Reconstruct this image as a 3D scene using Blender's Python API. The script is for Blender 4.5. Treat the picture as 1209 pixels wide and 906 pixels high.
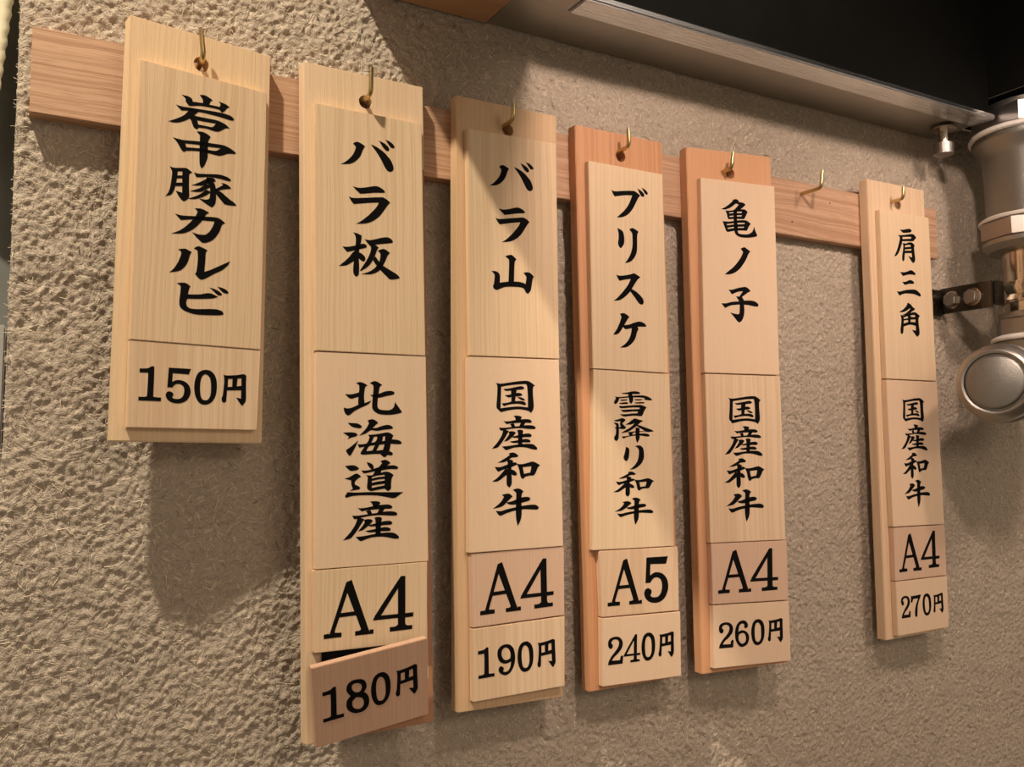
import bpy, bmesh, math, random
import numpy as np
from mathutils import Vector, Matrix
from mathutils.geometry import tessellate_polygon

for o in list(bpy.data.objects): bpy.data.objects.remove(o)
scn = bpy.context.scene
C = bpy.context.collection
Z0 = 1.5                      # the camera stands 1.5 m above the shop floor; heights below are relative to it
R_ = math.radians

# ------------------------------------------------------------------ camera
cam_d = bpy.data.cameras.new('camera'); cam = bpy.data.objects.new('camera', cam_d); C.objects.link(cam)
r = Vector((0.870901, -0.491446, -0.003376)); u = Vector((-0.035651, -0.070025, 0.996908)); f = Vector((0.490163, 0.868088, 0.078506))
M = Matrix((( r.x, u.x, -f.x), (r.y, u.y, -f.y), (r.z, u.z, -f.z))).to_4x4()
M.translation = Vector((0, -0.5, Z0)); cam.matrix_world = M
cam_d.sensor_fit = 'HORIZONTAL'; cam_d.sensor_width = 36.0
cam_d.lens = 36.0 * 1061.453 / 1209.0
cam_d.clip_start = 0.01
scn.camera = cam

# ------------------------------------------------------------------ world, lamps, exposure
w = bpy.data.worlds.new('world'); scn.world = w; w.use_nodes = True
bg = w.node_tree.nodes['Background']; bg.inputs[0].default_value = (1.0, 0.82, 0.64, 1); bg.inputs[1].default_value = 0.21

def spot(name, loc, target, power, color, radius, size=150, blend=0.5):
    l = bpy.data.lights.new(name, 'SPOT'); o = bpy.data.objects.new(name, l); C.objects.link(o)
    o.location = Vector(loc) + Vector((0, 0, Z0))
    d = Vector(target) - Vector(loc); o.rotation_euler = d.to_track_quat('-Z', 'Y').to_euler()
    l.energy = power; l.color = color; l.shadow_soft_size = radius; l.spot_size = R_(size); l.spot_blend = blend
    return o
spot('ceiling_spot_lamp', (-0.29, -0.35, 1.01), (0.12, 0, 0.0), 39, (1.0, 0.88, 0.71), 0.018, 74, 0.3)
spot('hood_lamp', (0.318, -0.39, 0.385), (0.48, 0, 0.02), 3.5, (1.0, 0.79, 0.69), 0.022, 110, 0.6)
spot('hood_lamp_far', (0.640, -0.36, 0.390), (0.70, 0, -0.05), 2.1, (1.0, 0.79, 0.69), 0.024, 80, 0.7)
spot('counter_spot_lamp', (1.05, -0.75, 0.62), (0.5, 0, -0.05), 1.6, (1.0, 0.82, 0.70), 0.05, 80, 0.5)
def area(name, loc, target, power, color, sx, sy):
    l = bpy.data.lights.new(name, 'AREA'); o = bpy.data.objects.new(name, l); C.objects.link(o)
    l.shape = 'RECTANGLE'; l.size = sx; l.size_y = sy; l.energy = power; l.color = color
    o.location = Vector(loc) + Vector((0, 0, Z0)); d = Vector(target) - Vector(loc)
    o.rotation_euler = d.to_track_quat('-Z', 'Y').to_euler(); return o
area('room_ceiling_light', (0.9, -2.2, 1.1), (0.4, 0, 0), 8, (1.0, 0.82, 0.66), 1.2, 0.8)
scn.view_settings.view_transform = 'Standard'; scn.view_settings.look = 'None'
scn.view_settings.gamma = 1.0; scn.view_settings.exposure = 0.85
scn.view_settings.use_curve_mapping = False

# ------------------------------------------------------------------ materials
def mat(name):
    m = bpy.data.materials.new(name); m.use_nodes = True
    nt = m.node_tree; b = nt.nodes['Principled BSDF']; return m, nt, b
def N(nt, t, **kw):
    n = nt.nodes.new(t)
    for k, v in kw.items(): setattr(n, k, v)
    return n
def L(nt, a, b): nt.links.new(a, b)
def ramp(nt, src, stops):
    n = N(nt, 'ShaderNodeValToRGB'); L(nt, src, n.inputs[0])
    e = n.color_ramp.elements
    while len(e) < len(stops): e.new(0.5)
    for k, (p, c) in enumerate(stops):
        e[k].position = p; e[k].color = (*c, 1) if len(c) == 3 else c
    return n
def mixc(nt, fac, a, b, mode='MIX'):
    n = N(nt, 'ShaderNodeMix', data_type='RGBA', blend_type=mode)
    for sock, v in ((n.inputs[0], fac), (n.inputs[6], a), (n.inputs[7], b)):
        if hasattr(v, 'links'): L(nt, v, sock)
        elif isinstance(v, (int, float)): sock.default_value = v
        else: sock.default_value = (*v, 1)
    return n.outputs[2]
def math_(nt, op, a, b=None):
    n = N(nt, 'ShaderNodeMath', operation=op)
    for s, v in ((n.inputs[0], a), (n.inputs[1], b)):
        if v is None: continue
        if hasattr(v, 'links'): L(nt, v, s)
        else: s.default_value = v
    return n.outputs[0]

def wood(name, light, dark, lines=420.0, contrast=0.5, wav=0.0, axis='Y', rough=0.55, offset=0.0, seams=0.0, speck=0.25, broad=35.0):
    """straight-grained softwood; grain runs along the local axis given; everything in metres"""
    m, nt, b = mat(name)
    tc = N(nt, 'ShaderNodeTexCoord'); mp = N(nt, 'ShaderNodeMapping'); L(nt, tc.outputs['Object'], mp.inputs[0])
    mp.inputs['Location'].default_value = (offset, offset * 0.37, offset * 0.11)
    sep = N(nt, 'ShaderNodeSeparateXYZ'); L(nt, mp.outputs[0], sep.inputs[0])
    a, g = ('X', 'Y') if axis == 'Y' else ('Z', 'X')
    if axis == 'Z': a, g = 'X', 'Z'
    across, along = sep.outputs[a], sep.outputs[g]
    other = sep.outputs[[q for q in 'XYZ' if q not in (a, g)][0]]
    # gentle wander of the grain
    cw = N(nt, 'ShaderNodeCombineXYZ'); L(nt, math_(nt, 'MULTIPLY', across, 26.0), cw.inputs[0]); L(nt, math_(nt, 'MULTIPLY', along, 9.0), cw.inputs[1])
    nw = N(nt, 'ShaderNodeTexNoise'); nw.inputs['Scale'].default_value = 1.0; nw.inputs['Detail'].default_value = 2; L(nt, cw.outputs[0], nw.inputs[0])
    wander = math_(nt, 'MULTIPLY', math_(nt, 'SUBTRACT', nw.outputs[0], 0.5), 0.004 + wav)
    ac = math_(nt, 'ADD', across, wander)
    ac = math_(nt, 'ADD', ac, math_(nt, 'MULTIPLY', other, 0.6))
    def streak(sa, sl, det=3, rgh=0.6):
        c = N(nt, 'ShaderNodeCombineXYZ'); L(nt, math_(nt, 'MULTIPLY', ac, sa), c.inputs[0]); L(nt, math_(nt, 'MULTIPLY', along, sl), c.inputs[1])
        n = N(nt, 'ShaderNodeTexNoise'); n.inputs['Scale'].default_value = 1.0; n.inputs['Detail'].default_value = det; n.inputs['Roughness'].default_value = rgh
        L(nt, c.outputs[0], n.inputs[0]); return n.outputs[0]
    rings = ramp(nt, streak(lines, 3.0, 2), [(0.42, (0, 0, 0)), (0.62, (1, 1, 1))]).outputs[0]
    wide = ramp(nt, streak(broad, 1.5, 2), [(0.35, (0, 0, 0)), (0.7, (1, 1, 1))]).outputs[0]
    pores = ramp(nt, streak(1900, 60, 2), [(0.5, (0, 0, 0)), (0.8, (1, 1, 1))]).outputs[0]
    mid = tuple((x + y) / 2 for x, y in zip(light, dark))
    c1 = mixc(nt, math_(nt, 'MULTIPLY', wide, 0.55 * min(1, contrast * 1.6)), light, mid)
    c2 = mixc(nt, math_(nt, 'MULTIPLY', rings, contrast), c1, dark)
    c3 = mixc(nt, math_(nt, 'MULTIPLY', pores, speck), c2, dark)
    if seams:
        sm = ramp(nt, streak(60, 0.4, 0), [(0.70, (0, 0, 0)), (0.715, (1, 1, 1)), (0.73, (0, 0, 0))]).outputs[0]
        c3 = mixc(nt, math_(nt, 'MULTIPLY', sm, seams), c3, tuple(x * 0.45 for x in dark))
    L(nt, c3, b.inputs['Base Color'])
    b.inputs['Roughness'].default_value = rough
    b.inputs['Specular IOR Level'].default_value = 0.35
    bp = N(nt, 'ShaderNodeBump'); bp.inputs['Strength'].default_value = 0.25; bp.inputs['Distance'].default_value = 0.00025
    L(nt, math_(nt, 'ADD', math_(nt, 'MULTIPLY', rings, 0.6), pores), bp.inputs['Height']); L(nt, bp.outputs[0], b.inputs['Normal'])
    return m

def metal(name, col, rough=0.3, bump=0.0, scale=600, met=1.0, brush=None, spots=0.0):
    m, nt, b = mat(name)
    tc = N(nt, 'ShaderNodeTexCoord')
    n = N(nt, 'ShaderNodeTexNoise'); n.inputs['Scale'].default_value = scale; n.inputs['Detail'].default_value = 3
    if brush:
        mp = N(nt, 'ShaderNodeMapping'); mp.inputs['Scale'].default_value = brush; L(nt, tc.outputs['Object'], mp.inputs[0]); L(nt, mp.outputs[0], n.inputs[0])
    else: L(nt, tc.outputs['Object'], n.inputs[0])
    n2 = N(nt, 'ShaderNodeTexNoise'); n2.inputs['Scale'].default_value = 30; n2.inputs['Detail'].default_value = 4; L(nt, tc.outputs['Object'], n2.inputs[0])
    c = mixc(nt, math_(nt, 'MULTIPLY', ramp(nt, n2.outputs[0], [(0.4, (0, 0, 0)), (0.7, (1, 1, 1))]).outputs[0], 0.35), col, tuple(x * 0.72 for x in col))
    L(nt, c, b.inputs['Base Color']); b.inputs['Metallic'].default_value = met
    L(nt, math_(nt, 'ADD', math_(nt, 'MULTIPLY', n.outputs[0], 0.16), rough - 0.08), b.inputs['Roughness'])
    if bump:
        bp = N(nt, 'ShaderNodeBump'); bp.inputs['Strength'].default_value = bump; bp.inputs['Distance'].default_value = 0.0003
        L(nt, n.outputs[0], bp.inputs['Height']); L(nt, bp.outputs[0], b.inputs['Normal'])
    return m

def plain(name, col, rough=0.6, var=0.15, scale=60, spec=0.3):
    m, nt, b = mat(name); tc = N(nt, 'ShaderNodeTexCoord')
    n = N(nt, 'ShaderNodeTexNoise'); n.inputs['Scale'].default_value = scale; n.inputs['Detail'].default_value = 4; L(nt, tc.outputs['Object'], n.inputs[0])
    L(nt, mixc(nt, n.outputs[0], tuple(x * (1 - var) for x in col), tuple(min(1, x * (1 + var)) for x in col)), b.inputs['Base Color'])
    b.inputs['Roughness'].default_value = rough; b.inputs['Specular IOR Level'].default_value = spec
    return m

def plaster():
    """straw-bound clay board: matted short fibres lying in every direction"""
    m, nt, b = mat('straw_board'); tc = N(nt, 'ShaderNodeTexCoord')
    def layer(cell, along, across, seed):
        mp = N(nt, 'ShaderNodeMapping'); mp.inputs['Location'].default_value = (seed, seed * .7, seed * .3); L(nt, tc.outputs['Object'], mp.inputs[0])
        wn = N(nt, 'ShaderNodeTexNoise'); wn.inputs['Scale'].default_value = 180; L(nt, mp.outputs[0], wn.inputs[0])
        wo = N(nt, 'ShaderNodeVectorMath', operation='MULTIPLY_ADD'); L(nt, wn.outputs['Color'], wo.inputs[0]); wo.inputs[1].default_value = (.0009,) * 3; L(nt, mp.outputs[0], wo.inputs[2])
        vo = N(nt, 'ShaderNodeTexVoronoi'); vo.inputs['Scale'].default_value = cell; L(nt, wo.outputs[0], vo.inputs['Vector'])
        s = N(nt, 'ShaderNodeSeparateColor'); L(nt, vo.outputs['Color'], s.inputs[0])
        vr = N(nt, 'ShaderNodeVectorRotate', rotation_type='Y_AXIS'); L(nt, mp.outputs[0], vr.inputs['Vector']); L(nt, math_(nt, 'MULTIPLY', s.outputs[0], 6.283), vr.inputs['Angle'])
        sc = N(nt, 'ShaderNodeVectorMath', operation='MULTIPLY'); L(nt, vr.outputs[0], sc.inputs[0]); sc.inputs[1].default_value = (along, 100, across)
        nn = N(nt, 'ShaderNodeTexNoise'); nn.inputs['Scale'].default_value = 1; nn.inputs['Detail'].default_value = 2; L(nt, sc.outputs[0], nn.inputs[0])
        return nn.outputs[0], s.outputs[1]
    a, ca = layer(260, 170, 1300, 0.0); d, cd = layer(170, 120, 900, 3.1); e, ce = layer(330, 260, 2100, 7.7)
    cl = N(nt, 'ShaderNodeTexNoise'); cl.inputs['Scale'].default_value = 420; cl.inputs['Detail'].default_value = 5; cl.inputs['Roughness'].default_value = 0.65; L(nt, tc.outputs['Object'], cl.inputs[0])
    big = N(nt, 'ShaderNodeTexNoise'); big.inputs['Scale'].default_value = 9; big.inputs['Detail'].default_value = 3; L(nt, tc.outputs['Object'], big.inputs[0])
    h = math_(nt, 'ADD', math_(nt, 'ADD', math_(nt, 'MULTIPLY', a, 0.8), math_(nt, 'MULTIPLY', d, 1.0)), math_(nt, 'ADD', math_(nt, 'MULTIPLY', e, 0.5), math_(nt, 'MULTIPLY', cl.outputs[0], 1.2)))
    base = mixc(nt, big.outputs[0], (0.42, 0.345, 0.262), (0.515, 0.43, 0.335))
    f1 = ramp(nt, d, [(0.56, (0, 0, 0)), (0.66, (1, 1, 1))]).outputs[0]
    c = mixc(nt, math_(nt, 'MULTIPLY', f1, 0.80), base, (0.70, 0.59, 0.45))
    f2 = ramp(nt, a, [(0.30, (1, 1, 1)), (0.40, (0, 0, 0))]).outputs[0]
    c = mixc(nt, math_(nt, 'MULTIPLY', f2, 0.75), c, (0.24, 0.18, 0.12))
    f3 = ramp(nt, e, [(0.66, (0, 0, 0)), (0.71, (1, 1, 1))]).outputs[0]
    c = mixc(nt, math_(nt, 'MULTIPLY', f3, 0.75), c, (0.13, 0.09, 0.055))
    L(nt, c, b.inputs['Base Color']); b.inputs['Roughness'].default_value = 0.95; b.inputs['Specular IOR Level'].default_value = 0.1
    bp = N(nt, 'ShaderNodeBump'); bp.inputs['Strength'].default_value = 1.0; bp.inputs['Distance'].default_value = 0.0008
    L(nt, h, bp.inputs['Height']); L(nt, bp.outputs[0], b.inputs['Normal'])
    return m

M_wall = plaster()
M_straw = plain('dry_straw', (0.74, 0.63, 0.46), 0.8, 0.25, 400, 0.2)
M_pith = plain('weathered_straw', (0.50, 0.43, 0.34), 0.85, 0.3, 400, 0.15)
M_bristle = plain('dark_straw', (0.13, 0.09, 0.05), 0.8, 0.3, 300, 0.2)
PALE = (0.80, 0.60, 0.385); PALE_D = (0.63, 0.42, 0.235)
W_cy = [wood('cypress_fine', PALE, PALE_D, 1000, 0.34, 0.001, offset=.3),
        wood('cypress_ring', (0.77, 0.57, 0.36), (0.56, 0.36, 0.19), 620, 0.42, 0.004, offset=1.7),
        wood('cypress_flat', (0.76, 0.55, 0.365), (0.66, 0.44, 0.265), 300, 0.12, 0.002, offset=2.9, speck=0.35, broad=14),
        wood('cypress_streaked', (0.78, 0.575, 0.375), (0.57, 0.36, 0.20), 430, 0.45, 0.0, offset=4.1),
        wood('cypress_rosy', (0.68, 0.46, 0.315), (0.52, 0.32, 0.20), 900, 0.3, 0.001, offset=5.3),
        wood('cypress_wild', (0.76, 0.545, 0.355), (0.56, 0.335, 0.185), 110, 0.45, 0.012, offset=6.6)]
W_cy.append(wood('cypress_dull', (0.60, 0.375, 0.25), (0.46, 0.27, 0.165), 800, 0.3, 0.001, offset=7.3))
W_board = [wood('board_pale', (0.79, 0.58, 0.355), (0.60, 0.39, 0.20), 520, 0.32, 0.002, offset=8.1, seams=0.5),
           wood('board_pale_fine', (0.76, 0.56, 0.36), (0.60, 0.38, 0.21), 900, 0.3, 0.001, offset=9.4),
           wood('board_tan', (0.68, 0.46, 0.265), (0.52, 0.31, 0.15), 700, 0.35, 0.001, offset=10.2),
           wood('board_cedar', (0.66, 0.345, 0.175), (0.47, 0.20, 0.085), 520, 0.5, 0.001, offset=11.4),
           wood('board_cedar_plain', (0.66, 0.35, 0.18), (0.52, 0.24, 0.11), 420, 0.22, 0.001, offset=12.7),
           wood('board_pale_line', (0.77, 0.56, 0.36), (0.60, 0.39, 0.22), 640, 0.42, 0.0, offset=13.9)]
def reddish_edge(m):  # reddens the board's right edge below the top, and its foot
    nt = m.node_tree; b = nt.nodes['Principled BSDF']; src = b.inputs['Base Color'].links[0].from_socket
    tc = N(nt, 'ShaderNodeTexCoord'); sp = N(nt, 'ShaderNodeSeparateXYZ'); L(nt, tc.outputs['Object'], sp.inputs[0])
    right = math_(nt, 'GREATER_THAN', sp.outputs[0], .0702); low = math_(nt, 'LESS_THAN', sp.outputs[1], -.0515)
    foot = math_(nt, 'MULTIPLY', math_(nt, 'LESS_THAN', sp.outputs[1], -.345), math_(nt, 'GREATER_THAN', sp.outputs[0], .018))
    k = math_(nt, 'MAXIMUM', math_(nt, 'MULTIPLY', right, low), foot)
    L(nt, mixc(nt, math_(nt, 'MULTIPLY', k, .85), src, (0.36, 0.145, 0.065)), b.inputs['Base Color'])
reddish_edge(W_board[1])
M_oak = wood('oak_rail', (0.60, 0.375, 0.235), (0.33, 0.17, 0.085), 520, 0.6, 0.006, axis='X', rough=0.6, offset=.9, speck=0.75, broad=90)
M_cab = wood('cabinet_wood', (0.46, 0.275, 0.145), (0.31, 0.16, 0.075), 240, 0.35, 0.002, axis='X', rough=0.45, offset=.2)
M_ink = plain('black_lacquer', (0.0035, 0.003, 0.0027), 0.75, 0.2, 300, 0.08)
M_pad = plain('black_foam', (0.008, 0.007, 0.006), 0.9, 0.3, 500, 0.1)
M_brass = metal('brass', (0.56, 0.43, 0.20), 0.30)
M_steel = metal('brushed_steel', (0.76, 0.77, 0.78), 0.26, 0.03, 1, brush=(8, 1600, 1600))
M_hood = metal('hood_steel', (0.46, 0.44, 0.39), 0.40, 0.03, 1, brush=(20, 700, 700))
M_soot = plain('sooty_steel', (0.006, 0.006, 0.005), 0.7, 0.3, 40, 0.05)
M_cast = metal('cast_steel', (0.34, 0.32, 0.28), 0.42, 0.6, 1500)
M_polish = metal('polished_steel', (0.60, 0.52, 0.42), 0.16)
M_nut = metal('machined_steel', (0.42, 0.385, 0.335), 0.42, 0.2, 900)
M_black = metal('blackened_steel', (0.10, 0.09, 0.075), 0.3)
M_gask = plain('white_gasket', (0.74, 0.69, 0.61), 0.4, 0.08, 80)
M_cloth = plain('cream_cloth', (0.80, 0.74, 0.52), 0.85, 0.1, 500, 0.1)
M_door = plain('grey_paint', (0.20, 0.20, 0.175), 0.6, 0.06, 20)
M_box = plain('pale_carton', (0.42, 0.40, 0.37), 0.7, 0.08, 30)
M_dark = plain('dark_gap', (0.012, 0.010, 0.009), 0.9, 0.2, 20, 0.1)

# ------------------------------------------------------------------ helpers
def link(name, me, m, parent=None, loc=None):
    o = bpy.data.objects.new(name, me); C.objects.link(o)
    if m: me.materials.append(m)
    if parent: o.parent = parent
    if loc is not None: o.location = loc
    return o
def bm_obj(name, bm, m, parent=None, smooth=False, ang=35):
    me = bpy.data.meshes.new(name); bmesh.ops.recalc_face_normals(bm, faces=bm.faces); bm.to_mesh(me); bm.free()
    if smooth:
        me.polygons.foreach_set('use_smooth', [True] * len(me.polygons))
        me.set_sharp_from_angle(angle=R_(ang))
    return link(name, me, m, parent)
def tag(o, label=None, cat=None, group=None, kind=None):
    if label: o['label'] = label
    if cat: o['category'] = cat
    if group: o['group'] = group
    if kind: o['kind'] = kind
    return o
def empty(name, loc):
    o = bpy.data.objects.new(name, None); C.objects.link(o); o.location = loc; o.empty_display_size = 0.01; return o
def box_bm(x0, x1, y0, y1, z0, z1, bev=0.0, bm=None, seg=2):
    bm = bm or bmesh.new()
    r_ = bmesh.ops.create_cube(bm, size=1.0)
    for v in r_['verts']:
        v.co = Vector(((x0 + x1) / 2 + v.co.x * (x1 - x0), (y0 + y1) / 2 + v.co.y * (y1 - y0), (z0 + z1) / 2 + v.co.z * (z1 - z0)))
    if bev:
        es = {e for v in r_['verts'] for e in v.link_edges}
        bmesh.ops.bevel(bm, geom=list(es), offset=bev, segments=seg, affect='EDGES')
    return bm
def smooth_loop(pts):
    """Catmull-Rom through the points, corners sharper than 52 degrees kept"""
    n = len(pts); out = []
    def corner(i):
        a = pts[i] - pts[i - 1]; b = pts[(i + 1) % n] - pts[i]
        if a.length < 1e-9 or b.length < 1e-9: return True
        return abs(a.angle_signed(b)) > R_(52)
    cs = [corner(i) for i in range(n)]
    for i in range(n):
        p0, p1, p2, p3 = pts[i - 1], pts[i], pts[(i + 1) % n], pts[(i + 2) % n]
        out.append(p1)
        if cs[i] and cs[(i + 1) % n]: continue
        if cs[i]: p0 = p1
        if cs[(i + 1) % n]: p3 = p2
        for t in (0.34, 0.67):
            out.append(0.5 * ((2 * p1) + (p2 - p0) * t + (2 * p0 - 5 * p1 + 4 * p2 - p3) * t * t + (3 * p1 - p0 - 3 * p2 + p3) * t * t * t))
    return out
def prism(bm, loops, z0, z1):
    """extrude a flat outline with holes (lists of 2D points) between z0 and z1"""
    polys = [[Vector((p.x, p.y, 0)) for p in lp] for lp in loops]
    flat = [p for lp in polys for p in lp]
    tris = tessellate_polygon(polys)
    top = [bm.verts.new((p.x, p.y, z1)) for p in flat]; bot = [bm.verts.new((p.x, p.y, z0)) for p in flat]
    for t in tris:
        try: bm.faces.new([top[k] for k in t]); bm.faces.new([bot[k] for k in reversed(t)])
        except ValueError: pass
    s = 0
    for lp in polys:
        n = len(lp)
        for k in range(n):
            a, b = s + k, s + (k + 1) % n
            try: bm.faces.new((top[a], top[b], bot[b], bot[a]))
            except ValueError: pass
        s += n
def circle(cx, cy, r_, n=28): return [Vector((cx + r_ * math.cos(2 * math.pi * k / n), cy + r_ * math.sin(2 * math.pi * k / n))) for k in range(n)]
def lathe(bm, prof, axis_o, ax=Vector((0, 0, 1)), n=48):
    """surface of revolution: prof = [(radius, height)] about ax through axis_o"""
    ax = Vector(ax).normalized(); q = ax.to_track_quat('Z', 'Y').to_matrix()
    rings = []
    for rr, hh in prof:
        if rr < 1e-6: rings.append([bm.verts.new(Vector(axis_o) + q @ Vector((0, 0, hh)))]); continue
        rings.append([bm.verts.new(Vector(axis_o) + q @ Vector((rr * math.cos(2 * math.pi * k / n), rr * math.sin(2 * math.pi * k / n), hh))) for k in range(n)])
    for A, B in zip(rings, rings[1:]):
        for k in range(n):
            k2 = (k + 1) % n
            if len(A) == 1 and len(B) == 1: continue
            if len(A) == 1: bm.faces.new((A[0], B[k2], B[k]))
            elif len(B) == 1: bm.faces.new((A[k], A[k2], B[0]))
            else: bm.faces.new((A[k], A[k2], B[k2], B[k]))
    if len(rings[0]) > 1: bm.faces.new(list(reversed(rings[0])))
    if len(rings[-1]) > 1: bm.faces.new(rings[-1])
def ring_lathe(bm, prof, o, n=64):
    rs = [[bm.verts.new(Vector(o) + Vector((rr * math.cos(2 * math.pi * k / n), rr * math.sin(2 * math.pi * k / n), hh))) for k in range(n)] for rr, hh in prof]
    for A, B in zip(rs, rs[1:] + rs[:1]):
        for k in range(n): bm.faces.new((A[k], A[(k + 1) % n], B[(k + 1) % n], B[k]))
def hexprism(bm, r_, h0, h1, o, ax=(0, 0, 1), n=6, turn=0.0, ch=0.0):
    ax = Vector(ax).normalized(); q = ax.to_track_quat('Z', 'Y').to_matrix(); rings = []
    lev = [(h0, r_ - ch), (h0 + ch * .6, r_), (h1 - ch * .6, r_), (h1, r_ - ch)] if ch else [(h0, r_), (h1, r_)]
    for hh, rr in lev: rings.append([bm.verts.new(Vector(o) + q @ Vector((rr * math.cos(turn + 2 * math.pi * k / n), rr * math.sin(turn + 2 * math.pi * k / n), hh))) for k in range(n)])
    for A, B in zip(rings, rings[1:]):
        for k in range(n): bm.faces.new((A[k], A[(k + 1) % n], B[(k + 1) % n], B[k]))
    bm.faces.new(list(reversed(rings[0]))); bm.faces.new(rings[-1])
def tube(bm, pts, r_, n=14, taper=None):
    rings = []; prev = None
    for i, p in enumerate(pts):
        a = pts[max(0, i - 1)]; b = pts[min(len(pts) - 1, i + 1)]; t = (b - a).normalized()
        ref = Vector((1, 0, 0)) if prev is None else prev
        x = (ref - t * ref.dot(t)).normalized(); y = t.cross(x); prev = x
        rr = r_ * (taper[i] if taper else 1)
        rings.append([bm.verts.new(p + (x * math.cos(2 * math.pi * k / n) + y * math.sin(2 * math.pi * k / n)) * rr) for k in range(n)])
    for A, B in zip(rings, rings[1:]):
        for k in range(n): bm.faces.new((A[k], A[(k + 1) % n], B[(k + 1) % n], B[k]))
    bm.faces.new(list(reversed(rings[0]))); bm.faces.new(rings[-1])

# ------------------------------------------------------------------ the wall
def make_wall():
    rng = np.random.default_rng(4)
    x0, x1, z0, z1, s = 0.0, 0.90, -0.34, 0.38, 0.00085
    nx, nz = int((x1 - x0) / s) + 1, int((z1 - z0) / s) + 1
    H = np.zeros((nz, nx), np.float32)
    def blur(a, k):
        for ax in (0, 1):
            p = np.pad(a, [(k, k) if i == ax else (0, 0) for i in (0, 1)], mode='reflect'); c = np.cumsum(p, axis=ax)
            c = np.insert(c, 0, 0, axis=ax)
            a = (np.take(c, range(2 * k + 1, c.shape[ax]), axis=ax) - np.take(c, range(0, c.shape[ax] - 2 * k - 1), axis=ax)) / (2 * k + 1)
        return a
    for k, amp in ((1, 0.00034), (3, 0.00016), (14, 0.00022)):
        n = blur(rng.standard_normal((nz, nx)).astype(np.float32), k); n = blur(n, k) if k > 1 else n; H += amp * n / n.std()
    # matted fibres pressed into the surface
    for _ in range(26000):
        cx, cz = rng.uniform(0, nx - 1), rng.uniform(0, nz - 1); a = rng.uniform(0, math.pi); ln = rng.uniform(3, 13); h = rng.uniform(0.0001, 0.00045)
        t = np.arange(-ln / 2, ln / 2, 0.7); xx = np.clip((cx + t * math.cos(a) + 0.02 * t * t).astype(int), 0, nx - 1); zz = np.clip((cz + t * math.sin(a)).astype(int), 0, nz - 1)
        H[zz, xx] += h
    H = np.clip(H, -0.0016, 0.0019)
    X, Zc = np.meshgrid(x0 + np.arange(nx) * s, z0 + np.arange(nz) * s)
    Y = -H.copy()
    edge = np.clip((X - x0) / 0.0025, 0, 1)             # the cut edge of the board crumbles back
    Y += (1 - edge) * 0.0016
    jag = blur(rng.standard_normal((nz, 1)).astype(np.float32).repeat(3, 1), 1)[:, :1]
    X[:, 0:1] += jag * 0.0008
    # front sheet, then a back sheet 12 mm behind joined round the rim
    n = nx * nz
    co = np.empty((n + 4, 3), np.float32); co[:n, 0] = X.ravel(); co[:n, 1] = Y.ravel(); co[:n, 2] = Zc.ravel() + Z0
    co[n:] = [(x0 + .001, .012, z0 + Z0), (x1, .012, z0 + Z0), (x1, .012, z1 + Z0), (x0 + .001, .012, z1 + Z0)]
    idx = np.arange(n).reshape(nz, nx)
    q = np.stack([idx[:-1, :-1], idx[:-1, 1:], idx[1:, 1:], idx[1:, :-1]], -1).reshape(-1, 4)
    loops = [q.ravel()]; sizes = [4] * len(q)
    def poly(l): loops.append(np.array(l)); sizes.append(len(l))
    poly([n, n + 3, n + 2, n + 1]); poly(list(idx[:, 0]) + [n + 3, n]); poly(list(idx[::-1, -1]) + [n + 1, n + 2]); poly(list(idx[0, ::-1]) + [n, n + 1]); poly(list(idx[-1, :]) + [n + 2, n + 3])
    lv = np.concatenate(loops).astype(np.int32); sizes = np.array(sizes, np.int32)
    me = bpy.data.meshes.new('wall_back'); me.vertices.add(len(co)); me.vertices.foreach_set('co', co.ravel())
    me.loops.add(len(lv)); me.loops.foreach_set('vertex_index', lv); me.polygons.add(len(sizes))
    st = np.concatenate([[0], np.cumsum(sizes)[:-1]]).astype(np.int32); me.polygons.foreach_set('loop_start', st)
    me.polygons.foreach_set('use_smooth', np.array([True] * len(q) + [False] * 5)); me.update(calc_edges=True); me.validate()
    o = link('wall_back', me, M_wall); tag(o, kind='structure')
    return o
wall = make_wall()

def straws(count, seed, m, name, long_=False, xr=(0.0, 0.92), bristle=False):
    rnd = random.Random(seed); V = []; Fc = []
    for _ in range(count):
        cx, cz = rnd.uniform(*xr), rnd.uniform(-.34, .38)
        a = rnd.uniform(0, math.pi * 2); ln = rnd.uniform(.002, .0062) * (1.8 if long_ else 1); wd = rnd.uniform(.00010, .00022) * (1.25 if long_ else 1)
        if bristle: cx = rnd.uniform(-.0002, .002); a = rnd.uniform(2.5, 3.9); ln = rnd.uniform(.0008, .0028); wd = .00012
        d = Vector((math.cos(a), 0, math.sin(a))); p = Vector((-d.z, 0, d.x)); b = rnd.uniform(-.12, .12); y = -rnd.uniform(.0001, .0009)
        base = len(V); K = 3
        for k in range(K):
            t = k / (K - 1) - (0 if bristle else .5); c = Vector((cx, 0, cz)) + d * (ln * t) + p * (b * ln * (4 * t * t - 1) * .5)
            yy = y + rnd.uniform(-.0002, .0002) + (.0006 if k in (0, K - 1) and not bristle else 0)
            for s_, q_ in ((1, 0), (0, -1), (-1, 0), (0, 1)): V.append((c.x + p.x * wd * s_, yy + q_ * wd * .8, c.z + p.z * wd * s_ + Z0))
        for k in range(K - 1):
            for j in range(4):
                A = base + k * 4; Fc.append((A + j, A + (j + 1) % 4, A + 4 + (j + 1) % 4, A + 4 + j))
        Fc.append((base, base + 1, base + 2, base + 3)); e = base + (K - 1) * 4; Fc.append((e + 3, e + 2, e + 1, e))
    me = bpy.data.meshes.new(name); me.from_pydata(V, [], Fc); o = link(name, me, m, wall); tag(o, kind='stuff'); return o
straws(9000, 1, M_straw, 'straw_fibre')
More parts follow.
